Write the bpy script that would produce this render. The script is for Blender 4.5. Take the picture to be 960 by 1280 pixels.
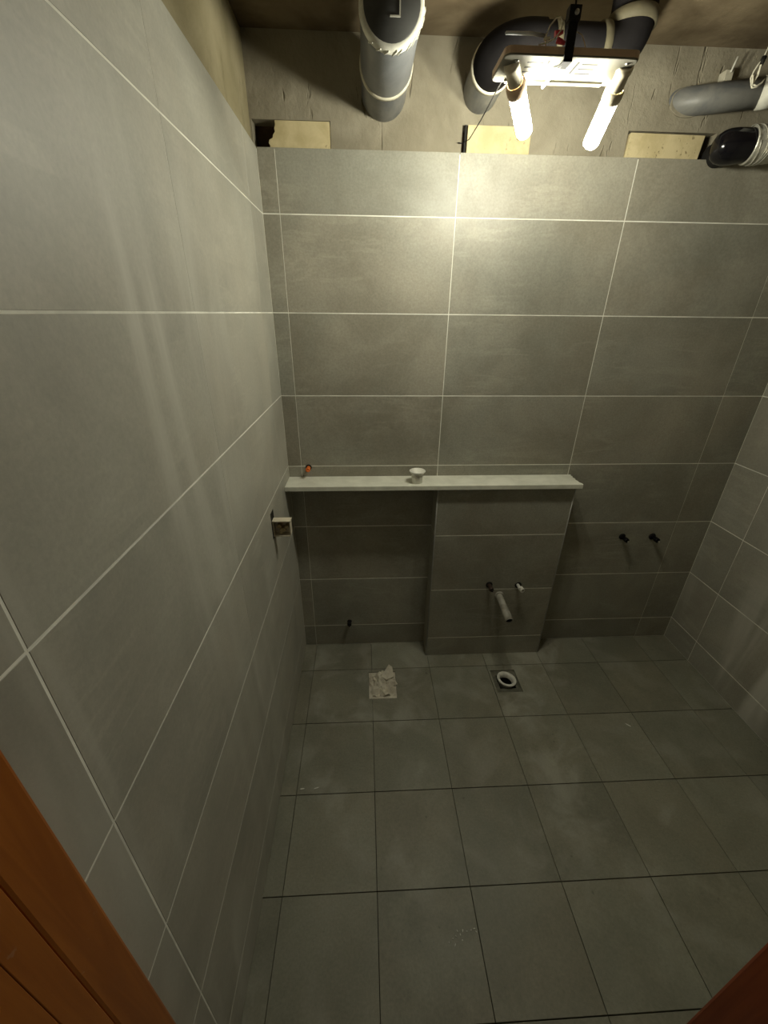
import bpy, bmesh, math, random
from mathutils import Vector, Matrix

random.seed(7)
for o in list(bpy.data.objects):
    bpy.data.objects.remove(o, do_unlink=True)
scene = bpy.context.scene
col = scene.collection

# ------------------------------------------------------------------ camera
YAW, PITCH, ROLL, FPX = 0.0506, -0.457, 0.0103, 505.59
fw = Vector((math.sin(YAW) * math.cos(PITCH), math.cos(YAW) * math.cos(PITCH), math.sin(PITCH)))
rt0 = Vector((math.cos(YAW), -math.sin(YAW), 0))
up0 = rt0.cross(fw)
rt = math.cos(ROLL) * rt0 + math.sin(ROLL) * up0
up = -math.sin(ROLL) * rt0 + math.cos(ROLL) * up0
cam_data = bpy.data.cameras.new('camera')
cam = bpy.data.objects.new('camera', cam_data)
col.objects.link(cam)
M4 = Matrix((rt, up, -fw)).transposed().to_4x4()
M4.translation = Vector((0.2779, -1.6915, 1.6398))
cam.matrix_world = M4
cam_data.sensor_fit = 'VERTICAL'
cam_data.sensor_height = 24.0
cam_data.lens = FPX / 1280 * 24.0
cam_data.clip_start = 0.01
scene.camera = cam

# ------------------------------------------------------------------ world, exposure
world = bpy.data.worlds.new('world')
scene.world = world
world.use_nodes = True
bg = world.node_tree.nodes['Background']
bg.inputs[0].default_value = (1.0, 0.95, 0.80, 1)
bg.inputs[1].default_value = 0.025
vs = scene.view_settings
vs.view_transform = 'Standard'
vs.look = 'None'
vs.exposure = 0.74
vs.gamma = 1.0
vs.use_curve_mapping = False
BULB_COLOR = (1.0, 0.975, 0.80, 1)
BULB_STRENGTH = 150.0

# ------------------------------------------------------------------ materials
def new_mat(name):
    m = bpy.data.materials.new(name)
    m.use_nodes = True
    return m, m.node_tree.nodes, m.node_tree.links, m.node_tree.nodes['Principled BSDF']

def mixc(n, l, fac, a, b, mode='MIX'):
    x = n.new('ShaderNodeMix'); x.data_type = 'RGBA'; x.blend_type = mode
    for k, v in ((0, fac), (6, a), (7, b)):
        if isinstance(v, (int, float)): x.inputs[k].default_value = v
        elif isinstance(v, tuple): x.inputs[k].default_value = v if len(v) == 4 else v + (1,)
        else: l.new(v, x.inputs[k])
    return x.outputs[2]

def ramp(n, l, src, a, b):
    r = n.new('ShaderNodeMapRange'); r.interpolation_type = 'SMOOTHSTEP'
    r.inputs[1].default_value = a; r.inputs[2].default_value = b
    l.new(src, r.inputs[0]); return r.outputs[0]

def noise(n, l, vec, scale, detail=4, rough=.55, dist=0.0):
    x = n.new('ShaderNodeTexNoise')
    x.inputs['Scale'].default_value = scale; x.inputs['Detail'].default_value = detail
    x.inputs['Roughness'].default_value = rough; x.inputs['Distortion'].default_value = dist
    l.new(vec, x.inputs['Vector']); return x.outputs[0]

def scaled(n, l, vec, s, rot=(0, 0, 0)):
    m = n.new('ShaderNodeMapping'); m.inputs['Scale'].default_value = s; m.inputs['Rotation'].default_value = rot
    l.new(vec, m.inputs[0]); return m.outputs[0]

def math_(n, l, op, a, b):
    m = n.new('ShaderNodeMath'); m.operation = op
    for k, v in enumerate((a, b)):
        if isinstance(v, (int, float)): m.inputs[k].default_value = v
        else: l.new(v, m.inputs[k])
    return m.outputs[0]

def bump(n, l, b, h, strength, dist=.002):
    x = n.new('ShaderNodeBump'); x.inputs['Strength'].default_value = strength; x.inputs['Distance'].default_value = dist
    l.new(h, x.inputs['Height']); l.new(x.outputs[0], b.inputs['Normal'])

def stone_tile(name, dark, light, dust=0.0, film=0.0, dust_scale=(3, 3, .7), specks=0.0, rough=.45, spec=.5, dust_col=(.56, .545, .475)):
    m, n, l, b = new_mat(name)
    geo = n.new('ShaderNodeNewGeometry'); oi = n.new('ShaderNodeObjectInfo')
    sc = n.new('ShaderNodeVectorMath'); sc.operation = 'SCALE'
    sc.inputs[0].default_value = (37, 53, 71); l.new(oi.outputs['Random'], sc.inputs['Scale'])
    ad = n.new('ShaderNodeVectorMath'); l.new(geo.outputs['Position'], ad.inputs[0]); l.new(sc.outputs[0], ad.inputs[1])
    p = ad.outputs[0]
    cloud = ramp(n, l, noise(n, l, p, 3.2, 7, .6, .4), .3, .7)
    c = mixc(n, l, cloud, dark, light)
    vein = noise(n, l, scaled(n, l, p, (1.3, 1.3, 7.5), (.42, .42, 0)), 1.5, 5, .55, .55)
    vband = math_(n, l, 'MULTIPLY', ramp(n, l, vein, .47, .505), math_(n, l, 'SUBTRACT', 1.0, ramp(n, l, vein, .51, .57)))
    c = mixc(n, l, math_(n, l, 'MULTIPLY', math_(n, l, 'MULTIPLY', vband, ramp(n, l, noise(n, l, p, 4.0, 2), .45, .65)), .20), c, tuple(min(1, x * 1.5) for x in light))
    hue = ramp(n, l, noise(n, l, p, 2.1, 4, .6, .3), .35, .65)
    c = mixc(n, l, 1.0, c, mixc(n, l, hue, (1.025, .99, .945), (.985, 1.0, .99)), 'MULTIPLY')
    grain = noise(n, l, p, 140, 3, .7)
    c = mixc(n, l, .32, c, grain, 'OVERLAY')
    tint = n.new('ShaderNodeMapRange'); tint.inputs[3].default_value = .93; tint.inputs[4].default_value = 1.07
    l.new(oi.outputs['Random'], tint.inputs[0])
    c = mixc(n, l, 1.0, c, tint.outputs[0], 'MULTIPLY')
    if dust:
        w = geo.outputs['Position']
        d1 = ramp(n, l, noise(n, l, scaled(n, l, w, dust_scale), 1.6, 5, .55, .5), .46, .68)
        d2 = ramp(n, l, noise(n, l, w, 1.3, 3), .35, .7)
        d = math_(n, l, 'ADD', math_(n, l, 'MULTIPLY', math_(n, l, 'MULTIPLY', d1, d2), dust), film)
        c = mixc(n, l, d, c, dust_col)
    if specks:
        s = ramp(n, l, noise(n, l, geo.outputs['Position'], 34, 1, .3), .76, .83)
        c = mixc(n, l, math_(n, l, 'MULTIPLY', s, specks), c, (.045, .042, .03))
    l.new(c, b.inputs['Base Color'])
    b.inputs['Roughness'].default_value = rough
    b.inputs['Specular IOR Level'].default_value = spec
    bump(n, l, b, noise(n, l, p, 60, 5, .65), .3, .0012)
    return m

def mottled(name, a, b_, scale=8, rough=.8, bmp=.4, bscale=25, spec=.3, stretch=(1, 1, 1), metal=0.0, dist=.004):
    m, n, l, b = new_mat(name)
    tc = n.new('ShaderNodeNewGeometry')
    v = scaled(n, l, tc.outputs['Position'], stretch)
    c = mixc(n, l, ramp(n, l, noise(n, l, v, scale, 6, .6, .3), .32, .68), a, b_)
    l.new(c, b.inputs['Base Color'])
    b.inputs['Roughness'].default_value = rough; b.inputs['Specular IOR Level'].default_value = spec
    b.inputs['Metallic'].default_value = metal
    if bmp: bump(n, l, b, noise(n, l, v, bscale, 6, .6), bmp, dist)
    return m

def plaster_mat(name, a, b_, scratch=.6):
    m, n, l, b = new_mat(name)
    geo = n.new('ShaderNodeNewGeometry'); w = geo.outputs['Position']
    c = mixc(n, l, ramp(n, l, noise(n, l, w, 4.5, 7, .62, .5), .3, .7), a, b_)
    st = ramp(n, l, noise(n, l, scaled(n, l, w, (34, 34, 7), (0, .12, 0)), 1.0, 3, .6, .5), .63, .70)
    zone = ramp(n, l, noise(n, l, w, 5.5, 2), .50, .62)
    c = mixc(n, l, math_(n, l, 'MULTIPLY', math_(n, l, 'MULTIPLY', st, zone), scratch), c, (.10, .075, .03))
    l.new(c, b.inputs['Base Color']); b.inputs['Roughness'].default_value = .9; b.inputs['Specular IOR Level'].default_value = .2
    h = math_(n, l, 'SUBTRACT', noise(n, l, w, 14, 8, .65), math_(n, l, 'MULTIPLY', st, .5))
    bump(n, l, b, h, .7, .012)
    return m

def wood_mat(name, a, b_):
    m, n, l, b = new_mat(name)
    geo = n.new('ShaderNodeNewGeometry')
    v = scaled(n, l, geo.outputs['Position'], (22, 22, 1.3))
    g = noise(n, l, v, 1.4, 6, .6, 1.2)
    c = mixc(n, l, ramp(n, l, g, .3, .7), a, b_)
    scr = ramp(n, l, noise(n, l, scaled(n, l, geo.outputs['Position'], (6, 14, 9)), 2.2, 4, .5, 2.5), .70, .76)
    c = mixc(n, l, math_(n, l, 'MULTIPLY', scr, .22), c, (.55, .42, .28))
    l.new(c, b.inputs['Base Color']); b.inputs['Roughness'].default_value = .42
    bump(n, l, b, g, .08, .001)
    return m

def plain(name, c, rough=.5, spec=.5, metal=0.0, var=.12, scale=30):
    return mottled(name, tuple(x * (1 - var) for x in c), tuple(min(1, x * (1 + var)) for x in c), scale, rough, .08, 60, spec, (1, 1, 1), metal, .001)

T_BACK = stone_tile('tile_back', (.250, .240, .195), (.350, .338, .283), dust=.10)
T_SIDE = stone_tile('tile_side', (.250, .240, .195), (.350, .338, .283), dust=1.0, film=.14, dust_scale=(3.0, 3.0, .42))
T_LEFT = stone_tile('tile_left', (.235, .225, .185), (.390, .376, .318), dust=1.0, film=.30, rough=.52, spec=1.0, dust_scale=(3.0, 3.0, .42))
T_PIER = T_BACK
T_FLOOR = stone_tile('tile_floor', (.190, .187, .142), (.252, .247, .192), dust=.36, dust_scale=(3.4, 3.4, 3.4), specks=.5, rough=.55)
GROUT = plain('white_grout', (.86, .85, .76), .9, .1, var=.15, scale=9)
JOINT = mottled('dark_mortar', (.028, .026, .018), (.075, .07, .05), 6, .95, .3)
PLASTER = plaster_mat('plaster', (.225, .200, .145), (.315, .285, .215))
PLASTER_L = plaster_mat('plaster_yellow', (.26, .225, .13), (.36, .315, .20), .45)
CONCRETE = mottled('concrete', (.10, .075, .045), (.19, .15, .095), 5, .95, .6, 18, .15)
HOLE = mottled('bare_brick', (.05, .032, .018), (.10, .066, .04), 20, .95, .5, 40, .1)
FOAM, _n, _l, _b = new_mat('cream_board')
_w = _n.new('ShaderNodeNewGeometry').outputs['Position']
_c = mixc(_n, _l, ramp(_n, _l, noise(_n, _l, _w, 14, 6, .6, .3), .32, .68), (.47, .39, .21), (.60, .51, .30))
_k = math_(_n, _l, 'MULTIPLY', ramp(_n, _l, noise(_n, _l, scaled(_n, _l, _w, (1.5, 1.5, 1)), 75, 3, .6), .60, .68), ramp(_n, _l, noise(_n, _l, _w, 9, 2), .50, .60))
_l.new(mixc(_n, _l, math_(_n, _l, 'MULTIPLY', _k, .75), _c, (.13, .09, .035)), _b.inputs['Base Color'])
_b.inputs['Roughness'].default_value = .9
bump(_n, _l, _b, noise(_n, _l, _w, 40, 6, .6), .35, .004)
PVC = mottled('grey_pvc', (.105, .111, .120), (.150, .157, .166), 10, .38, .1, 30, .5)
PVC_OLD = mottled('grey_pvc_smeared', (.095, .100, .107), (.19, .188, .172), 9, .45, .25, 30, .45, (1.6, .5, 1.6))
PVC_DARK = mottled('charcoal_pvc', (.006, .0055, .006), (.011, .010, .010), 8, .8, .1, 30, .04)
TAPE = plain('white_tape', (.62, .61, .53), .6, .3)
RING = plain('beige_coupling', (.50, .47, .37), .55, .4)
RING_SHADED = plain('shaded_coupling', (.062, .054, .033), .7, .2)  # same coupling plastic, with the shade on run and riser put into its colour
CAPM = plain('black_cap', (.045, .045, .042), .55, .4)
BLACK = plain('black_plastic', (.006, .0055, .007), .14, .4)
BLACKM = plain('matt_black', (.010, .009, .008), .7, .3)
WHITE = plain('white_enamel', (.80, .78, .70), .4, .5, var=.05)
IVORY = plain('ivory_plastic', (.66, .60, .46), .45, .4, var=.08)
TAN = plain('tan_plastic', (.66, .48, .33), .5, .4, var=.08)
CORD = plain('cream_cable', (.74, .71, .58), .5, .4, var=.06)
RED = plain('red_plastic', (.72, .06, .10), .4, .5)
ORANGE = plain('orange_plastic', (.88, .20, .03), .4, .5)
STONE = mottled('ledge_stone', (.66, .66, .56), (.80, .80, .69), 11, .6, .15, 50, .35)
STEEL = plain('galvanised_steel', (.42, .42, .40), .35, .5, .8)
CHROME = plain('chrome', (.75, .75, .72), .18, .5, 1.0, .04)
FOIL = mottled('aluminium_foil', (.52, .51, .44), (.72, .70, .60), 40, .35, .6, 70, .5, (1, 1, 1), .55)
PAPER = mottled('dirty_paper', (.55, .50, .40), (.76, .72, .60), 16, .95, .3, 40, .1)
WPVC = plain('white_pvc', (.80, .79, .71), .35, .5)
GREYPIPE = mottled('dull_pipe', (.27, .255, .21), (.44, .425, .37), 24, .14, .1, 30, .6)
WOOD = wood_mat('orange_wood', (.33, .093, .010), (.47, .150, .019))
WOOD_RED_SHADED = wood_mat('shaded_red_wood', (.26, .050, .012), (.37, .082, .020))  # right jamb wood, darker red painted in for facing away from the lamp
CRUMB = plain('plaster_crumb', (.78, .77, .70), .9, .1)

BULB, bn, bl, bb = new_mat('lit_bulb')
bb.inputs['Base Color'].default_value = (.9, .9, .85, 1)
bb.inputs['Emission Color'].default_value = BULB_COLOR
bb.inputs['Emission Strength'].default_value = BULB_STRENGTH

# ------------------------------------------------------------------ mesh builder
class MB:
    def __init__(s): s.v = []; s.f = []; s.sm = []
    def add(s, vs_, fs, smooth=False):
        b = len(s.v); s.v += [tuple(p) for p in vs_]
        for f in fs: s.f.append([b + i for i in f]); s.sm.append(smooth)
    def box(s, a, b, M=None):
        x0, y0, z0 = a; x1, y1, z1 = b
        p = [Vector(q) for q in ((x0, y0, z0), (x1, y0, z0), (x1, y1, z0), (x0, y1, z0), (x0, y0, z1), (x1, y0, z1), (x1, y1, z1), (x0, y1, z1))]
        if M: p = [M @ q for q in p]
        s.add(p, [(0, 3, 2, 1), (4, 5, 6, 7), (0, 1, 5, 4), (1, 2, 6, 5), (2, 3, 7, 6), (3, 0, 4, 7)])
        return s
    def cells(s, us, ws, skip, d0, d1, fn):
        """slab made of a grid of cells, some left out; fn maps (u, w, d) to a point; only outer faces"""
        nu, nw = len(us) - 1, len(ws) - 1
        on = lambda i, j: 0 <= i < nu and 0 <= j < nw and (i, j) not in skip
        for i in range(nu):
            for j in range(nw):
                if not on(i, j): continue
                u0, u1, w0, w1 = us[i], us[i + 1], ws[j], ws[j + 1]
                q = lambda *t: s.add([fn(*k) for k in t], [(0, 1, 2, 3)])
                q((u0, w0, d0), (u1, w0, d0), (u1, w1, d0), (u0, w1, d0))
                q((u0, w1, d1), (u1, w1, d1), (u1, w0, d1), (u0, w0, d1))
                if not on(i - 1, j): q((u0, w0, d1), (u0, w0, d0), (u0, w1, d0), (u0, w1, d1))
                if not on(i + 1, j): q((u1, w0, d0), (u1, w0, d1), (u1, w1, d1), (u1, w1, d0))
                if not on(i, j - 1): q((u0, w0, d1), (u1, w0, d1), (u1, w0, d0), (u0, w0, d0))
                if not on(i, j + 1): q((u0, w1, d0), (u1, w1, d0), (u1, w1, d1), (u0, w1, d1))
        return s
    def tube(s, path, r, seg=16, caps=True, inner=None):
        path = [Vector(p) for p in path]; n = len(path)
        rr = r if isinstance(r, (list, tuple)) else [r] * n
        rings = []; nrm = None; prev = None
        for i, p in enumerate(path):
            if i == 0: t = (path[1] - p).normalized()
            elif i == n - 1: t = (p - path[-2]).normalized()
            else: t = ((path[i + 1] - p).normalized() + (p - path[i - 1]).normalized()).normalized()
            if nrm is None:
                a = Vector((0, 0, 1)) if abs(t.z) < .9 else Vector((1, 0, 0))
                nrm = a.cross(t).normalized()
            else:
                nrm = prev.rotation_difference(t) @ nrm
                nrm = (nrm - t * nrm.dot(t)).normalized()
            prev = t; bi = t.cross(nrm)
            rings.append([p + rr[i] * (math.cos(2 * math.pi * k / seg) * nrm + math.sin(2 * math.pi * k / seg) * bi) for k in range(seg)])
        vs_ = [q for g in rings for q in g]
        fs = [(i * seg + k, i * seg + (k + 1) % seg, (i + 1) * seg + (k + 1) % seg, (i + 1) * seg + k) for i in range(n - 1) for k in range(seg)]
        s.add(vs_, fs, True)
        if caps:
            s.add(rings[0], [tuple(reversed(range(seg)))]); s.add(rings[-1], [tuple(range(seg))])
        return s
    def lathe(s, o, axis, prof, seg=28):
        """prof: list of (radius, height along axis)"""
        ax = Vector(axis).normalized(); o = Vector(o)
        a = (Vector((0, 0, 1)) if abs(ax.z) < .9 else Vector((1, 0, 0))).cross(ax).normalized(); b = ax.cross(a)
        for (r0, h0), (r1, h1) in zip(prof, prof[1:]):
            p = []
            for r_, h in ((r0, h0), (r1, h1)):
                p += [o + ax * h + r_ * (math.cos(2 * math.pi * k / seg) * a + math.sin(2 * math.pi * k / seg) * b) for k in range(seg)]
            s.add(p, [(k, (k + 1) % seg, seg + (k + 1) % seg, seg + k) for k in range(seg)], True)
        return s
    def prism(s, poly, d0, d1, fn):
        n = len(poly)
        p = [fn(u, w, d0) for u, w in poly] + [fn(u, w, d1) for u, w in poly]
        s.add(p, [tuple(range(n)), tuple(reversed(range(n, 2 * n)))] + [(i, n + i, n + (i + 1) % n, (i + 1) % n) for i in range(n)])
        return s
    def mesh(s, name, bevel=0, weld=True, sub=0):
        me = bpy.data.meshes.new(name)
        bm = bmesh.new()
        vv = [bm.verts.new(p) for p in s.v]
        for f, sm in zip(s.f, s.sm):
            try:
                x = bm.faces.new([vv[i] for i in f]); x.smooth = sm
            except ValueError: pass
        if weld: bmesh.ops.remove_doubles(bm, verts=bm.verts, dist=1e-6)
        if sub: bmesh.ops.subdivide_edges(bm, edges=bm.edges, cuts=sub, use_grid_fill=True)
        if bevel:
            es = [e for e in bm.edges if len(e.link_faces) == 2 and e.calc_face_angle(0) > .5]
            bmesh.ops.bevel(bm, geom=es, offset=bevel, segments=2, profile=.5, affect='EDGES')
        bmesh.ops.recalc_face_normals(bm, faces=bm.faces)
        bm.to_mesh(me); bm.free()
        return me
    def build(s, name, mat, parent=None, bevel=0, sub=0):
        return link(name, s.mesh(name, bevel, True, sub), mat, parent)

def link(name, me, mat, parent=None):
    if not me.materials: me.materials.append(mat)
    o = bpy.data.objects.new(name, me); col.objects.link(o)
    if parent: o.parent = parent; o.matrix_parent_inverse = parent.matrix_world.inverted()
    return o

def tag(o, label, cat=None, group=None, kind=None):
    o['label'] = label
    if cat: o['category'] = cat
    if group: o['group'] = group
    if kind: o['kind'] = kind
    return o

def thing(name, loc, label, cat, group=None):
    o = bpy.data.objects.new(name, None); col.objects.link(o)
    o.empty_display_size = .05
    o.location = loc; o.matrix_world = Matrix.Translation(Vector(loc))
    return tag(o, label, cat, group)

def arc(c, u, w, r, a0, a1, n=8):
    c, u, w = Vector(c), Vector(u), Vector(w)
    return [c + r * (math.cos(a0 + (a1 - a0) * k / n) * u + math.sin(a0 + (a1 - a0) * k / n) * w) for k in range(n + 1)]

# ------------------------------------------------------------------ the setting: shell
XL, XR, YF, TOP, CEIL = -.0577, 1.9766, -1.46, 2.113, 2.388
Z7 = .1324
REC = .0005                       # how far the wall joints lie behind the tile faces
HZ = [0.0] + [Z7 + .301 * k for k in range(7)] + [TOP]

BACKF = lambda u, w, d: (u, d, w)             # u = x, w = z, d = y
LEFTF = lambda u, w, d: (XL - d, u, w)        # u = y, w = z, d = depth into the wall
RIGHTF = lambda u, w, d: (XR + d, u, w)
FLOORF = lambda u, w, d: (u, w, -d)           # u = x, w = y, d = depth

wall_back = MB().box((XL - .15, REC, -.12), (XR + .15, .16, TOP - .004)).build('wall_back', GROUT)
tag(wall_back, 'back wall of large grey stone-look tiles with rough plaster above', kind='structure')
wall_left = MB().box((XL - .15, -1.62, -.12), (XL - REC, REC, TOP - .004)).build('wall_left', GROUT)
tag(wall_left, 'left wall of large grey tiles streaked with white dust', kind='structure')
wall_right = MB().box((XR + REC, -1.62, -.12), (XR + .15, REC, TOP - .004)).build('wall_right', GROUT)
tag(wall_right, 'right wall of large grey tiles', kind='structure')
ceiling = MB().box((XL - .15, -2.6, CEIL), (XR + .15, .16, CEIL + .12)).build('ceiling', CONCRETE)
tag(ceiling, 'bare brown concrete ceiling slab', kind='structure')

# floor slab with two openings for the drains
DR = (.905, 1.030, -.350, -.215)    # x0 x1 y0 y1 of the floor drain cut-out
TW = (.283, .418, -.362, -.204)     # toilet waste cut-out
dcx, dcy = .966, -.285
tcx, tcy = .352, -.283
xs = sorted([XL - .15, tcx - .05, tcx + .05, dcx - .046, dcx + .046, XR + .15])
ys = sorted([-2.6, dcy - .046, dcy + .046, .16])
fl = MB().cells(xs, ys, {(1, 1), (3, 1)}, .009, .12, FLOORF)
floor = fl.build('floor', JOINT)
tag(floor, 'floor of square grey stone-look tiles with dark open joints', kind='structure')

# ---- tiles
_cache = {}
def tile(parent, fn, u0, u1, w0, w1, ja, jb, jc, jd, mat, th=.006, cham=.0006, hole=None, name='tile'):
    """one tile between two joint lines; ja..jd are the half widths of the joints around it"""
    u0, u1, w0, w1 = u0 + ja, u1 - jb, w0 + jc, w1 - jd
    cu, cw = (u0 + u1) / 2, (w0 + w1) / 2
    base = Vector(fn(cu, cw, 0))
    if hole:
        h0, h1, k0, k1 = hole
        us = sorted({u0, u1, max(u0, min(u1, h0)), max(u0, min(u1, h1))})
        ws = sorted({w0, w1, max(w0, min(w1, k0)), max(w0, min(w1, k1))})
        skip = {(i, j) for i in range(len(us) - 1) for j in range(len(ws) - 1)
                if us[i] >= h0 - 1e-6 and us[i + 1] <= h1 + 1e-6 and ws[j] >= k0 - 1e-6 and ws[j + 1] <= k1 + 1e-6}
        me = MB().cells(us, ws, skip, 0, th, lambda u, w, d: Vector(fn(u, w, d)) - base).mesh(name)
    else:
        key = (fn, round(u1 - u0, 4), round(w1 - w0, 4), mat.name, th)
        me = _cache.get(key)
        if me is None:
            a, b = (u1 - u0) / 2, (w1 - w0) / 2
            q = lambda u, w, d: Vector(fn(cu + u, cw + w, d)) - base
            v = []
            for du, d in ((cham, 0), (0, cham), (0, th)):
                v += [q(-a + du, -b + du, d), q(a - du, -b + du, d), q(a - du, b - du, d), q(-a + du, b - du, d)]
            m = MB()
            m.add(v, [(0, 1, 2, 3)] + [(k + i, k + (i + 1) % 4, k + 4 + (i + 1) % 4, k + 4 + i) for k in (0, 4) for i in range(4)])
            me = m.mesh(name); _cache[key] = me
    o = link(name, me, mat)
    o.location = base
    o.parent = parent
    return o

H = .0016
# back wall: vertical joint lines with half widths
bx_ = [(XL, 0.0006), (0.0, .0007), (.601, .0012), (1.202, .0012), (1.803, .0006), (XR, .0004)]
for i in range(len(bx_) - 1):
    for j in range(len(HZ) - 1):
        tile(wall_back, BACKF, bx_[i][0], bx_[i + 1][0], HZ[j], HZ[j + 1], bx_[i][1], bx_[i + 1][1], 0 if j == 0 else H, 0 if j == 7 else H, T_BACK)
# left wall: joints at distances from the back wall
ly = [(-1.60, .0), (-1.378, .0016), (-.776, .0006), (-.174, .0007), (0.0, .0008)]
OUT = (-.402, -.352, .895, 1.0)
for i in range(len(ly) - 1):
    for j in range(len(HZ) - 1):
        hole = OUT if (i == 2 and j == 3) else None
        if i == 2 and j == 3: pass
        tile(wall_left, LEFTF, ly[i][0], ly[i + 1][0], HZ[j], HZ[j + 1], ly[i][1], ly[i + 1][1], 0 if j == 0 else H, 0 if j == 7 else H, T_LEFT,
             hole=OUT if (i == 2 and HZ[j] < .94 < HZ[j + 1]) else None)
ry = [(-1.60, .0), (-1.390, .0012), (-.789, .0008), (-.188, .0008), (0.0, .0008)]
for i in range(len(ry) - 1):
    for j in range(len(HZ) - 1):
        tile(wall_right, RIGHTF, ry[i][0], ry[i + 1][0], HZ[j], HZ[j + 1], ry[i][1], ry[i + 1][1], 0 if j == 0 else H, 0 if j == 7 else H, T_SIDE)
# floor
FS = .2970
fx = [XL] + [.003 + FS * k for k in range(7)] + [XR]
fy = [0.0] + [-.1835 - FS * k for k in range(4)] + [-1.352, -1.65]
for i in range(len(fx) - 1):
    for j in range(len(fy) - 1):
        hole = None
        if fx[i] < dcx < fx[i + 1] and fy[j + 1] < dcy < fy[j]: hole = DR
        if fx[i + 1] > TW[0] and fx[i] < TW[1] and fy[j + 1] < tcy < fy[j]: hole = TW
        jx = .0006 + .0006 * random.random()
        t = tile(floor, FLOORF, fx[i], fx[i + 1], fy[j + 1], fy[j], 0 if i == 0 else jx, 0 if i == len(fx) - 2 else jx, .0013, .0013, T_FLOOR, th=.009, cham=.0005, hole=hole, name='floor_tile')
        if not hole: t.location.z += random.uniform(-.0004, .0004)

# ---- pier boxed out from the back wall
PX0, PX1, PY = .5895, 1.1975, -.101
wall_pier = MB().box((PX0 + REC, PY + REC, 0), (PX1 - REC, 0, .966)).build('wall_pier', GROUT)
tag(wall_pier, 'tiled pier boxed out from the back wall under the stone ledge', kind='structure')
PZ = [0, .121, .427, .732, .966]
for j in range(4):
    tile(wall_pier, lambda u, w, d: (u, PY + d, w), PX0, PX1, PZ[j], PZ[j + 1], .0008, .0008, H if j else 0, H if j < 3 else 0, T_PIER)
LF = lambda u, w, d: (PX0 + d, u, w)
RF = lambda u, w, d: (PX1 - d, u, w)
for j in range(4):
    tile(wall_pier, LF, PY + .001, 0, PZ[j], PZ[j + 1], .0004, .0004, H if j else 0, H if j < 3 else 0, T_PIER)
    tile(wall_pier, RF, PY + .001, 0, PZ[j], PZ[j + 1], .0004, .0004, H if j else 0, H if j < 3 else 0, T_PIER)
for x in (PX0 + .0015, PX1 - .0015):     # metal corner trims
    MB().tube([(x, PY + .0018, 0), (x, PY + .0018, .966)], .0032, 8).build('corner_trim', STEEL, wall_pier)

# ---- rough plaster above the tiles, with openings where boards were let in
holes = [(-.052, .180), (.606, .834), (1.158, 1.44)]
PXs = [XL - .15, -.068, .180, .606, .834, 1.158, 1.46, XR + .15]
pl = MB().cells(PXs, [TOP - .004, 2.186, CEIL], {(1, 0), (3, 0), (5, 0)}, .018, .075, BACKF)
pl.build('plaster', PLASTER, wall_back)
MB().box((XL - .15, .075, TOP - .004), (XR + .15, .16, CEIL)).build('brick_backing', HOLE, wall_back)
MB().box((XL - .15, -.553, TOP - .004), (XL - .016, .018, CEIL)).build('plaster', PLASTER_L, wall_left)
MB().box((XL - .15, -1.62, TOP - .004), (XL - .010, -.557, CEIL)).build('plaster', PLASTER_L, wall_left)
MB().box((XL - .15, -.558, TOP - .004), (XL - .026, -.552, CEIL)).build('plaster_seam', CONCRETE, wall_left)
MB().box((XR + .016, -1.62, TOP - .004), (XR + .15, .018, CEIL)).build('plaster', PLASTER, wall_right)
# ---- front wall with the doorway the picture was taken from
JL, JR = -.030, .868
wf = MB().cells([XL - .15, JL - .028, JR + .028, XR + .15], [-.12, 0, 2.05, CEIL], {(1, 1)}, YF, YF - .12, lambda u, w, d: (u, d, w))
wall_front = wf.build('wall_front', PLASTER)
tag(wall_front, 'wall with the doorway at the front of the room', kind='structure')
door = bpy.data.objects.new('door_1', None); col.objects.link(door)
tag(door, 'wooden door frame in the foreground', kind='structure')
j1 = MB().box((JL - .028, -1.512, 0), (JL, YF + .001, 2.05)).build('jamb', WOOD, door, bevel=.004)
j1['label'] = 'orange-brown varnished left jamb'
MB().box((JL - .028, -1.541, 0), (JL - .0004, -1.5123, 2.05)).build('stop_strip', WOOD, j1, bevel=.0008)
MB().box((JL - .028, -1.600, 0), (JL - .0008, -1.5413, 2.05)).build('casing', WOOD, j1, bevel=.0008)
j2 = MB().box((JR, -1.520, 0), (JR + .028, YF + .001, 2.05)).build('jamb', WOOD_RED_SHADED, door, bevel=.005)
j2['label'] = 'red-brown right jamb with its shaded side painted darker'
MB().box((JR + .002, -1.600, 0), (JR + .028, -1.5215, 2.05)).build('casing', WOOD_RED_SHADED, j2, bevel=.002)
MB().box((JL, -1.600, 2.02), (JR, YF + .001, 2.05)).build('head_jamb', WOOD, door, bevel=.003)

# ------------------------------------------------------------------ stone ledge
m = MB()
edge = [(1.216, 0.0), (1.2085, -.012), (1.2135, -.022), (1.207, -.036), (1.212, -.05), (1.2065, -.064), (1.2105, -.08), (1.2085, -.094), (1.2165, -.108), (1.2145, -.122)]
poly = [(XL + .0005, -.0005), (XL + .0005, -.122)] + [(x, y - .0005) for x, y in reversed(edge)]
m.prism(poly, -.967, -.987, FLOORF)
ledge = m.build('stone_ledge', STONE, bevel=.0012)
tag(ledge, 'pale grey stone ledge running along the back wall over recess and pier', 'shelf')

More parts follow.
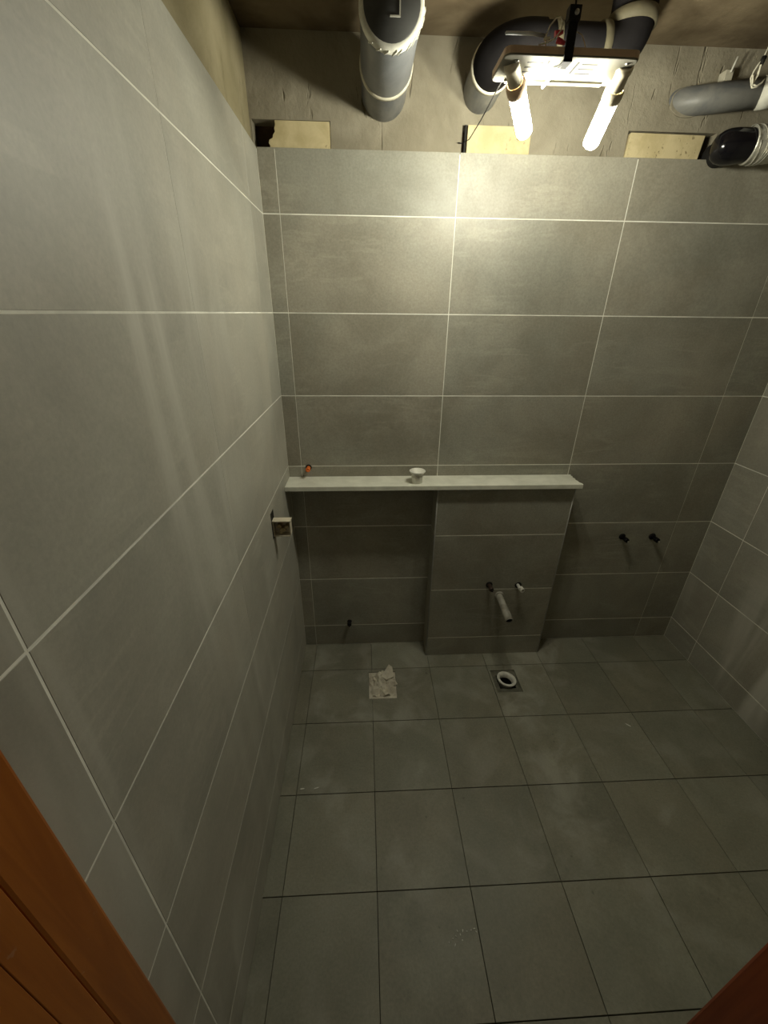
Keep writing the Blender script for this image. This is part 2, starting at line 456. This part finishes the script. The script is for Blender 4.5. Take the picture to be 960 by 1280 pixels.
# white drain cup standing on the ledge
cup = thing('plastic_cup', (.500, -.080, .987), 'small white flared plastic cup standing on the stone ledge', 'cup')
cx, cy, cz = .500, -.080, .987
MB().lathe((cx, cy, cz), (0, 0, 1), [(0, .0), (.021, .0), (.0225, .002), (.0225, .022), (.0245, .024), (.0245, .030), (.022, .033), (.0220, .038), (.0205, .038), (.0190, .034), (.0185, .012), (0, .010)]).build('body', WPVC, cup)
MB().lathe((cx, cy, cz), (0, 0, 1), [(.0215, .034), (.0235, .042), (.032, .048), (.0345, .0505), (.0345, .0535), (.0325, .0545), (.0312, .0540), (.0295, .0440), (.0200, .0362), (.0215, .034)]).build('rim', WPVC, cup)

# ------------------------------------------------------------------ water fittings
def plug(name, base, length, r, mat, label, rose=None, rose_mat=None, d=(0, -1, 0), end=None, group=None, collar=None):
    d = Vector(d).normalized(); b = Vector(base)
    t = thing(name, base, label, 'pipe fitting', group)
    if rose: MB().lathe(b, d, [(0, .0005), (rose, .0005), (rose * .96, .004), (r * .9, .005)], 20).build('hole_ring', rose_mat, t)
    MB().lathe(b, d, [(r, .001), (r, length * .55), (r * 1.16, length * .58), (r * 1.16, length * .95), (r * 1.02, length), (r * .62, length), (r * .55, length - .006), (0, length - .006)], 18).build('plug', mat, t)
    if end: MB().lathe(b + d * (length - .001), d, [(r * .25, 0), (r * .45, .001), (r * .45, .010), (r * .38, .012), (0, .012)], 12).build('plug_head', end, t)
    return t

plug('water_outlet', (.031, 0, 1.030), .034, .0085, ORANGE, 'orange plug in a black ring sticking out of the wall above the ledge', .0135, BLACKM, end=ORANGE, d=(.0, -1, -.05))
plug('water_outlet', (.185, 0, .158), .030, .0095, BLACKM, 'small black plug low on the wall in the recess under the ledge', .012, BLACKM, end=BLACKM)
plug('water_outlet', (1.548, 0, .656), .046, .0100, BLACK, 'left of the two black plugged shower outlets right of the pier', .0165, BLACKM, end=CHROME)
plug('water_outlet', (1.702, 0, .654), .046, .0105, BLACK, 'right of the two black plugged shower outlets, nearest the right wall', .0175, BLACKM, end=CHROME)
plug('water_outlet', (.876, PY, .455), .046, .0095, plain('brown_plastic', (.05, .03, .02), .5), 'dark brown plugged water outlet on the pier, left above the drain pipe', .0165, BLACKM, end=BLACKM)
wv = thing('water_outlet', (1.021, PY, .449), 'white angled valve fitting on the pier, right above the drain pipe', 'pipe fitting')
b0 = Vector((1.021, PY, .449))
MB().lathe(b0, (0, -1, 0), [(0, .0005), (.017, .0005), (.016, .004), (.006, .005)], 20).build('hole_ring', BLACKM, wv)
MB().tube([b0 + Vector((-.004, -.001, .004)), b0 + Vector((-.004, -.038, .004))], .0075, 14).build('body', WPVC, wv)
MB().lathe(b0 + Vector((.003, -.022, -.002)), (.25, -1, -.1), [(.0115, 0), (.0115, .022), (.0085, .022), (.0085, .006), (0, .006)], 18).build('outlet_collar', WPVC, wv)
MB().lathe(b0 + Vector((.003, -.028, -.002)), (.25, -1, -.1), [(0, .001), (.0082, .001)], 18).build('bore', BLACKM, wv)

# basin waste pipe coming out of the pier
wp = thing('waste_pipe', (.935, PY, .387), 'dull grey waste pipe jutting from the pier above the floor drain', 'pipe')
pa, pb = Vector((.934, PY, .388)), Vector((.944, -.248, .352))
dd = (pb - pa).normalized()
MB().lathe(pa, (0, -1, 0), [(0, .0005), (.024, .0005), (.024, .004), (.020, .007), (.0175, .007)], 24).build('wall_flange', GREYPIPE, wp)
MB().tube([pa + dd * .002, pa + dd * .075], .0170, 22, False).build('pipe', GREYPIPE, wp)
MB().lathe(pa, dd, [(.0172, .074), (.0188, .076), (.0188, (pb - pa).length), (.0160, (pb - pa).length), (.0160, .03), (0, .03)], 24).build('open_sleeve', GREYPIPE, wp)
MB().lathe(pa, dd, [(.0158, (pb - pa).length - .006), (.0156, .035), (0, .035)], 24).build('bore', BLACKM, wp)

# ------------------------------------------------------------------ floor drains
dr = thing('floor_drain', (dcx, dcy, -.009), 'white plastic ring of an open floor drain set in a square cut-out', 'drain')
tilt = Vector((.10, .05, 1)).normalized()
b0 = Vector((dcx, dcy, -.004))
MB().lathe(b0, tilt, [(.030, -.16), (.034, -.16), (.034, .004), (.0445, .012), (.0475, .016), (.0475, .020), (.0455, .022), (.0375, .021), (.0330, .017), (.0310, .008), (.030, -.16)], 36).build('ring', WPVC, dr)
MB().lathe(b0, tilt, [(.0295, -.002), (.0293, -.15), (0, -.15)], 24).build('bore', BLACKM, dr)
m = MB()
m.cells([DR[0] + .001, dcx - .040, dcx + .040, DR[1] - .001], [DR[2] + .001, dcy - .040, dcy + .040, DR[3] - .001], {(1, 1)}, .0045, .0088, FLOORF)
m.build('mortar_bed', mottled('grey_mortar', (.10, .10, .075), (.19, .185, .145), 30, .95, .6, 60, .1), dr)

pp = thing('paper_wad', (tcx, tcy, -.009), 'crumpled dirty white paper stuffed into the square toilet waste opening', 'paper')
def crumple(cx, cy, sx, sy, h, rotz, n=9, seed=1, z0=-.004):
    rnd = random.Random(seed); v = []; f = []
    for i in range(n + 1):
        for j in range(n + 1):
            u, w = i / n * 2 - 1, j / n * 2 - 1
            bulge = max(0, 1 - (abs(u) ** 2.6 + abs(w) ** 2.6) * .62)
            x, y = sx * u * (1 + rnd.uniform(-.08, .08)), sy * w * (1 + rnd.uniform(-.08, .08))
            z = z0 + h * bulge + rnd.uniform(-.009, .011) * (1 if bulge > 0 else .5)
            v.append((cx + x * math.cos(rotz) - y * math.sin(rotz), cy + x * math.sin(rotz) + y * math.cos(rotz), max(z0, z)))
    for i in range(n):
        for j in range(n):
            a = i * (n + 1) + j
            f += [(a, a + n + 1, a + n + 2), (a, a + n + 2, a + 1)] if (i + j) % 2 else [(a, a + n + 1, a + 1), (a + n + 1, a + n + 2, a + 1)]
    m = MB(); m.add(v, f)
    # closed underside so that the wad has thickness
    k = len(v); m.add([(x, y, z0 - .002) for x, y, z in v], [tuple(reversed(t)) for t in f]); return m
crumple(.352, -.283, .060, .068, .018, .06, seed=4).build('paper_sheet', PAPER, pp)
crumple(.362, -.262, .046, .052, .030, .5, seed=9, z0=.001).build('paper_sheet', PAPER, pp)
m = MB(); fold = [(.355, -.235, .022), (.385, -.203, .050), (.402, -.216, .046), (.407, -.262, .030), (.370, -.285, .036), (.345, -.262, .034)]
m.add(fold + [(x, y, z - .004) for x, y, z in fold], [(0, 1, 5), (1, 2, 4, 5), (2, 3, 4), (11, 7, 6), (11, 10, 8, 7), (10, 9, 8)] + [(i, 6 + i, 6 + (i + 1) % 6, (i + 1) % 6) for i in range(6)])
m.build('paper_fold', PAPER, pp)
MB().cells([TW[0] + .001, tcx - .052, tcx + .052, TW[1] - .001], [TW[2] + .001, tcy - .052, tcy + .052, TW[3] - .001], {(1, 1)}, .003, .0088, FLOORF).build('mortar_bed', PAPER, pp)

# crumbs and scraps on the floor
rnd = random.Random(3)
def crumb(x, y, sx, sy, h, rz, label, group=None):
    m = MB(); n = 6
    poly = [(x + (sx * math.cos(k / n * 6.2832) * math.cos(rz) - sy * math.sin(k / n * 6.2832) * math.sin(rz)) * rnd.uniform(.7, 1.1),
             y + (sx * math.cos(k / n * 6.2832) * math.sin(rz) + sy * math.sin(k / n * 6.2832) * math.cos(rz)) * rnd.uniform(.7, 1.1)) for k in range(n)]
    m.prism(poly, -.0012, -.0012 - h, FLOORF)
    return tag(m.build('plaster_crumb', CRUMB), label, 'crumb', group)
lab = 'tiny white plaster crumb in the scatter on the front floor tiles'
for (x, y) in ((.575, -1.176), (.562, -1.178), (.550, -1.176), (.541, -1.184), (.528, -1.187), (.518, -1.192), (.585, -1.173), (.590, -1.180), (.534, -1.176), (.505, -1.199), (.522, -1.205), (.545, -1.196)):
    crumb(x, y, rnd.uniform(.002, .0045), rnd.uniform(.0012, .002), .0015, rnd.uniform(0, 3), lab, 'plaster crumbs on the front floor tiles')
crumb(1.435, -.546, .013, .0028, .002, -.75, 'white sliver lying on a floor tile right of the drain')
crumb(.022, -.757, .010, .003, .002, .1, 'left of two white chips by a floor joint near the left wall')
crumb(.075, -.757, .012, .0022, .002, .3, 'right of two white chips by a floor joint near the left wall')

# ------------------------------------------------------------------ electrical box on the left wall
eb = thing('electrical_box', (XL, -.377, .94), 'cream electrical box hanging out of a hole in the left wall', 'electrical box')
MB().box((XL - .0004, -.4015, .8955), (XL + .0004 - .0006, -.3525, .9995)).build('hole_shade', BLACKM, eb)  # black plate in the tile cut-out standing in for shadow inside the hole
bz0, bz1, by0, by1, bx0, bx1 = .905, .966, -.392, -.362, XL + .001, .006
m = MB()
m.box((bx0, by0, bz1 - .003), (bx1, by1, bz1)).box((bx0, by0, bz0), (bx1 - .004, by1, bz0 + .003))
m.box((bx0, by1 - .003, bz0 + .003), (bx1, by1, bz1 - .003)).box((bx1 - .0035, by0 + .002, bz0 + .006), (bx1 - .0005, by1 - .003, bz1 - .003)).box((bx0, by0, bz0 + .003), (bx0 + .003, by1 - .003, bz1 - .003))
m.build('casing', IVORY, eb)
MB().box((bx0 - .0005, by0 - .002, bz1 - .001), (bx1 + .002, by1, bz1 + .002)).build('lid_flange', IVORY, eb)
for (x, z, r) in ((-.036, .944, .010), (-.022, .930, .012), (-.008, .942, .009), (-.030, .920, .008)):
    n = 8; m = MB()
    m.prism([(x + r * math.cos(k / n * 6.2832) * random.uniform(.7, 1.1), z + r * .8 * math.sin(k / n * 6.2832) * random.uniform(.7, 1.1)) for k in range(n)], -.389, -.3652, BACKF)
    m.build('mortar_lump', mottled('brown_mortar', (.24, .18, .08), (.46, .38, .22), 50, .95, .5, 80, .1) if 'brown_mortar' not in bpy.data.materials else bpy.data.materials['brown_mortar'], eb)

# ------------------------------------------------------------------ boards let into the plaster
def board(poly, label):
    m = MB(); m.prism(poly, .012, .06, BACKF)
    return tag(m.build('wall_board', FOAM, bevel=.001), label, 'board', 'cream boards above the tiles')
zb0, zb1 = TOP - .003, 2.183
board([(.178, zb0), (.178, zb1), (.005, zb1), (.006, 2.172), (.002, 2.163), (.004, 2.155), (-.003, 2.148), (-.005, 2.140), (-.016, 2.135), (-.019, 2.127), (-.015, 2.121), (-.016, zb0)], 'cream board with a jagged broken left end in the far left corner')
board([(.623, zb0), (.832, zb0), (.832, 2.186), (.623, 2.186)], 'cream board in the plaster behind the left lit bulb')
board([(1.160, zb0), (1.412, zb0), (1.419, 2.178), (1.165, 2.180)], 'cream board between the lamp and the black duct elbow')

# ------------------------------------------------------------------ capped drain pipe
cp = thing('capped_drain_pipe', (.350, .018, 2.257), 'thick grey drain pipe ending in a black cap with a white mark', 'pipe')
px, pz, R_ = .350, 2.257, .0715
MB().tube([(px, .0175, pz), (px, -.142, pz)], R_ - .002, 40, False).build('wall_section', PVC_OLD, cp)
MB().lathe((px, -.136, pz), (0, -1, 0), [(R_ - .002, 0), (R_ + .003, .001), (R_ + .003, .013), (R_ - .002, .016)], 40).build('coupling_ring', RING, cp)
MB().lathe((px, -.150, pz), (0, -1, 0), [(R_ - .004, -.01), (R_, 0), (R_ - .0005, .14), (R_ + .001, .20), (R_ + .001, .236), (R_ - .009, .238)], 40).build('front_section', PVC, cp)
MB().lathe((px, -.366, pz), (0, -1, 0), [(R_ + .001, 0), (R_ + .0028, .004), (R_ + .0020, .012), (R_ + .0022, .018), (R_ - .001, .0235), (R_ - .0075, .0245)], 40).build('thread_tape', TAPE, cp)
cap = MB().lathe((px, -.372, pz), (0, -1, 0), [(R_ - .0078, -.01), (R_ - .0078, .018), (R_ - .009, .0195), (0, .0195)], 40).build('cap', CAPM, cp)
MB().box((px + .0165, -.3930, pz - .019), (px + .0195, -.3912, pz + .006)).box((px - .004, -.3930, pz - .022), (px + .0195, -.3912, pz - .019)).build('painted_mark', TAPE, cap)
# torn tape strands
for k in range(10):
    a = -math.pi / 2 + (k - 3) * .24 + random.uniform(-.05, .05); r0 = R_ + .003
    p = [(px + (r0 + random.uniform(-.001, .0015)) * math.cos(a + q * .05), -.368 - q * .0055 + random.uniform(-.001, .001), pz + r0 * math.sin(a + q * .05)) for q in range(4)]
    MB().tube(p, .0016, 5).build('tape_strand', TAPE, cp)

# ------------------------------------------------------------------ branch drain pipe
bp = thing('branch_drain_pipe', (.655, .018, 2.262), 'dark drain pipe bending from the wall along to a riser behind the lamp', 'pipe')
bxx, bz, by = .655, 2.268, -.212
MB().tube([(bxx, .0175, bz), (bxx - .004, -.125, bz)], .0545, 32, False).build('wall_section', PVC_OLD, bp)
MB().lathe((bxx - .004, -.118, bz), (0, -1, 0), [(.0545, 0), (.0600, .001), (.0600, .013), (.0545, .015)], 32).build('coupling_ring', RING, bp)
e0 = arc((bxx + .071, -.137, bz), (-1, 0, 0), (0, -1, 0), .075, 0, math.pi / 2, 12)
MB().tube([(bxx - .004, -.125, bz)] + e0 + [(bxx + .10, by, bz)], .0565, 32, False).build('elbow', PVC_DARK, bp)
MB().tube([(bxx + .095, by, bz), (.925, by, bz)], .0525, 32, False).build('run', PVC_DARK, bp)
MB().lathe((.905, by, bz), (1, 0, 0), [(.052, -.002), (.0575, -.001), (.0575, .016), (.053, .018)], 32).build('coupling_ring', RING_SHADED, bp)
MB().lathe((bxx + .125, by, bz), (1, 0, 0), [(.052, -.002), (.0575, -.001), (.0575, .012), (.053, .014)], 32).build('coupling_ring', RING_SHADED, bp)
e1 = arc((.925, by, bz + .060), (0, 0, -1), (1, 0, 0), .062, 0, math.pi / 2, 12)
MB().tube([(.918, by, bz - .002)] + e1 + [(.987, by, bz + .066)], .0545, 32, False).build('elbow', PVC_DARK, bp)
MB().lathe((.987, by, bz + .046), (0, 0, 1), [(.055, -.001), (.0605, 0), (.0605, .024), (.056, .026)], 32).build('coupling_ring', RING_SHADED, bp)
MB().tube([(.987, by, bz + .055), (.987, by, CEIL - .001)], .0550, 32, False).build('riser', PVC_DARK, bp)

# ------------------------------------------------------------------ vent pipe on the right
vp = thing('vent_pipe', (1.30, .018, 2.262), 'grey pipe emerging at a slant from the plaster at top right', 'pipe')
d = Vector((.16, -.093, -.009)).normalized()
a = Vector((1.342, .018, 2.262)) - d * .12
b = a + d * .52
MB().tube([a, a + d * .305], .0365, 28).build('pipe', PVC_OLD, vp)
MB().tube([a + d * .300, a + d * .345], .0385, 28).build('coupling_ring', TAPE, vp)
MB().tube([a + d * .340, b], .0365, 28).build('pipe', PVC_OLD, vp)
m = MB(); n = 22                       # mortar lip around the place where it leaves the plaster
pts = [(1.332 + .058 * math.cos(k / n * 6.2832) * random.uniform(.95, 1.06), 2.2600 + .039 * math.sin(k / n * 6.2832) * random.uniform(.93, 1.08)) for k in range(n)]
m.prism(pts, .013, .03, BACKF).build('mortar_collar', PLASTER, vp, bevel=.002)

# ------------------------------------------------------------------ flexible exhaust duct
ed = thing('exhaust_duct', (1.45, -.06, 2.10), 'black duct elbow with a crumpled silver flexible sleeve at top right', 'duct')
c0 = Vector((1.474, -.062, 2.130)); ax = Vector((1, -.16, .03)).normalized()
prof = [(0, -.066), (.018, -.064), (.032, -.056), (.041, -.043), (.0455, -.026), (.0465, -.008), (.0455, .012), (.044, .030), (.044, .055)]
MB().lathe(c0, ax, prof, 36).build('black_elbow', BLACK, ed)
MB().lathe(c0 + Vector((-.005, .03, -.004)), (0, 1, 0), [(.036, -.01), (.036, .055)], 30).build('spigot', BLACKM, ed)
rp = [(.044, .040)]
rr = random.Random(5)
for k in range(30):
    rp.append((.0485 + rr.uniform(-.001, .0015) if k % 2 == 0 else .0445 + rr.uniform(-.001, .001), .042 + k * .0062))
MB().lathe(c0, ax, rp, 36).build('silver_sleeve', FOIL, ed)
for k in range(4):
    h = .046 + k * .014 + rr.uniform(-.002, .002); r = .0500
    A = ax.cross(Vector((0, 0, 1))).normalized(); B = ax.cross(A)
    MB().tube([c0 + ax * (h + .010 * math.sin(t * .9 + k)) + r * (math.cos(t) * A + math.sin(t) * B) for t in [q * .2618 for q in range(25)]], .0016, 6).build('foil_crease', FOIL, ed)

# ------------------------------------------------------------------ the temporary work lamp
LX0, LX1, LY0, LY1, LZ = .574, .856, -.556, -.445, 2.114
wl = thing('work_lamp', (.715, -.5, LZ), 'white two-bulb work lamp hanging by a dark strap from the ceiling', 'lamp')
m = MB()
rc = .014; pts = []
for (qx, qy, a0) in ((LX1 - rc, LY1 - rc, 0), (LX0 + rc, LY1 - rc, 1), (LX0 + rc, LY0 + rc, 2), (LX1 - rc, LY0 + rc, 3)):
    pts += [(qx + rc * math.cos((a0 + k / 4) * math.pi / 2), qy + rc * math.sin((a0 + k / 4) * math.pi / 2)) for k in range(5)]
m.prism(pts, -LZ, -(LZ + .013), FLOORF)
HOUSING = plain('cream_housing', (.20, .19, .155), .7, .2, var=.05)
plate = m.build('housing', HOUSING, wl, bevel=.0015)
# upper edge of the housing, its brown shade painted in as tan
m = MB(); big = [(x + (.0008 if x > .7 else -.0008), y + (.0008 if y > -.5 else -.0008)) for x, y in pts]
m.prism(big, -(LZ + .003), -(LZ + .014), FLOORF).build('shaded_rim', TAN, wl)
# vent slots
def slot(x0, y0, x1, y1, w=.0042):
    a, b = Vector((x0, y0, LZ - .0003)), Vector((x1, y1, LZ - .0003)); t = (b - a).normalized(); s = Vector((-t.y, t.x, 0)) * w / 2
    m = MB(); m.add([a - s, b - s, b + s, a + s] + [q + Vector((0, 0, .0012)) for q in (a - s, b - s, b + s, a + s)], [(0, 1, 2, 3), (7, 6, 5, 4), (0, 4, 5, 1), (1, 5, 6, 2), (2, 6, 7, 3), (3, 7, 4, 0)])
    m.build('vent_slot', BLACKM, plate)
for k in range(3):
    slot(.628, -.530 + k * .018, .662, -.530 + k * .018)
    slot(.745, -.530 + k * .018, .779, -.530 + k * .018)
slot(.672, -.538, .672, -.492); slot(.735, -.538, .735, -.492)
MB().lathe((.704, -.507, LZ + .001), (0, 0, -1), [(.019, 0), (.019, .0022), (.017, .003), (0, .003)], 26).build('knockout', STEEL, plate)
for (x, y) in ((.604, -.535), (.838, -.540), (.64, -.457), (.79, -.457)):
    MB().lathe((x, y, LZ + .0005), (0, 0, -1), [(.004, 0), (.004, .0018), (.002, .0028), (0, .0028)], 10).build('screw', STEEL, plate)
MB().box((LX0 + .03, LY1 - .018, LZ - .004), (LX1 - .03, LY1 - .006, LZ + .001)).build('edge_rib', HOUSING, plate)

def bulb_unit(p0, p1, p2, cm):
    """p0 seat on the housing, p1 share of the length taken by the socket, p2 bulb tip"""
    p0, p2 = Vector(p0), Vector(p2)
    d = (p2 - p0).normalized(); L2 = (p2 - p0).length; L1 = L2 * p1
    s = MB().lathe(p0, d, [(0, -.006), (.0165, -.006), (.0165, .004), (.0150, .008), (.0160, L1 * .62), (.0185, L1 * .66)], 26).build('socket', IVORY, wl)
    MB().lathe(p0, d, [(.0170, L1 * .60), (.0215, L1 * .66), (.0215, L1 * .92), (.0195, L1), (.010, L1)], 26).build('socket_collar', cm, s)
    r = .0185
    prof = [(.012, L1 - .004), (r * .98, L1 + .001), (r, L1 + .01), (r, L2 - .013)] + [(r * math.cos(a), L2 - .013 + .013 * math.sin(a)) for a in [k * math.pi / 12 for k in range(1, 7)]]
    MB().lathe(p0, d, prof, 28).build('bulb', BULB, wl)
bulb_unit((.600, -.515, LZ + .001), .37, (.685, -.395, 2.038), TAN)
bulb_unit((.846, -.515, LZ + .001), .37, (.851, -.395, 2.019), IVORY)

# hanger strap, clip and rod
MB().box((.6935, -.5595, LZ - .008), (.7115, -.5570, 2.172)).build('hanger_strap', BLACKM, wl)
MB().box((.6935, -.5595, LZ - .008), (.7115, -.5300, LZ - .005)).build('hanger_hook', BLACKM, wl)
MB().box((.6890, -.566, 2.162), (.7130, -.548, 2.184), ).build('hanger_clip', BLACKM, wl, bevel=.001)
MB().lathe((.7035, -.566, 2.173), (0, -1, 0), [(.0045, 0), (.0045, .002), (0, .003)], 12).build('clip_bolt', STEEL, wl)
MB().tube([(.704, -.556, 2.18), (.704, -.53, 2.26), (.704, -.52, CEIL - .001)], .0018, 8).build('hanging_wire', BLACKM, wl)
MB().tube([(.699, -.558, LZ - .004), (.697, -.530, LZ - .005), (.696, -.445, LZ - .005), (.696, -.441, LZ + .01)], .0035, 8).build('grey_strap', plain('grey_strap', (.24, .25, .25), .6), wl)
# wiring on top of the lamp
loop = [(.640, -.552, 2.131), (.655, -.556, 2.133), (.668, -.560, 2.137), (.678, -.562, 2.148), (.680, -.562, 2.160), (.675, -.560, 2.168), (.667, -.556, 2.168), (.659, -.55, 2.160), (.655, -.545, 2.147), (.662, -.53, 2.137)]
MB().tube(loop, .0013, 7).build('white_lead', CORD, wl)
MB().tube([(.655, -.54, 2.150), (.640, -.50, 2.170), (.605, -.42, 2.205)], .0030, 8).build('feed_cable', plain('grey_cable', (.20, .21, .22), .5), wl)
MB().tube([(.715, -.552, 2.152), (.728, -.548, 2.150), (.738, -.545, 2.138), (.743, -.54, 2.134)], .0010, 6).build('thin_lead', RING, wl)
for (p, q, r) in (((.672, -.548, 2.149), (.688, -.548, 2.153), .0052), ((.677, -.550, 2.140), (.694, -.552, 2.135), .0050)):
    MB().tube([p, Vector(p).lerp(Vector(q), .5), q], [r, r * .9, r * .6], 12).build('wire_nut', RED, wl)
MB().tube([(.650, -.55, 2.141), (.662, -.552, 2.141)], .0028, 10).build('cable_ferrule', CORD, wl)

# thin black wire from the lamp across to a hook in the wall
tw = thing('thin_wire', (.615, .012, 2.14), 'thin black wire running from the lamp to a hook beside the middle cream board', 'wire')
MB().tube([(.606, -.44, 2.128), (.616, -.20, 2.131), (.619, -.04, 2.135), (.614, .004, 2.141), (.604, .010, 2.139), (.594, .012, 2.141)], .0014, 7).build('wire', BLACKM, tw)
MB().box((.6125, .006, 2.116), (.6175, .020, 2.184)).build('wall_clip', BLACKM, tw)

# ------------------------------------------------------------------ hanging cable and bolt at top right
hc = thing('hanging_cable', (1.44, -.11, 2.27), 'looped cream cable taped together hanging at the top right', 'cable')
K = Vector((1.430, -.125, 2.300))
for (dx0, pts) in ((0, [(.030, .02, .085), (.022, .01, .050), (.004, 0, .004), (-.003, 0, -.004), (-.013, -.002, -.022), (-.016, -.002, -.036), (-.010, -.002, -.048), (-.003, 0, -.050)]),
                   (1, [(.036, .02, .085), (.026, .012, .045), (.008, .002, .005), (.004, 0, -.010), (.005, 0, -.028), (-.001, 0, -.042), (-.004, .001, -.050)]),
                   (2, [(.000, .002, -.004), (.006, .003, -.012), (.004, .004, -.030), (-.006, .004, -.046), (-.001, .002, -.055), (.012, .002, -.053), (.026, .002, -.042)]),
                   (3, [(-.002, -.002, -.050), (.008, -.002, -.052), (.020, -.002, -.046), (.028, -.001, -.036)]),
                   (4, [(-.013, -.004, -.030), (-.009, -.004, -.044), (-.005, -.003, -.051)])):
    MB().tube([K + Vector(p) for p in pts], .0020, 8).build('cable_strand', CORD, hc)
MB().tube([K + Vector((.008, .001, .010)), K + Vector((.003, 0, -.006))], .0065, 12).build('black_tape', BLACKM, hc)
MB().tube([K + Vector((.030, .02, .083)), (1.475, -.09, CEIL - .001)], .0022, 8).build('cable_strand', CORD, hc)

ab = thing('anchor_bolt', (1.425, .018, 2.318), 'small square anchor plate with a pale bolt above the slanting pipe', 'bolt')
MB().box((1.412, -.012, 2.302), (1.438, .0178, 2.328)).build('plate', RING, ab, bevel=.002)
MB().tube([(1.426, -.014, 2.320), (1.430, -.022, 2.352)], .0028, 10).build('bolt', TAPE, ab)
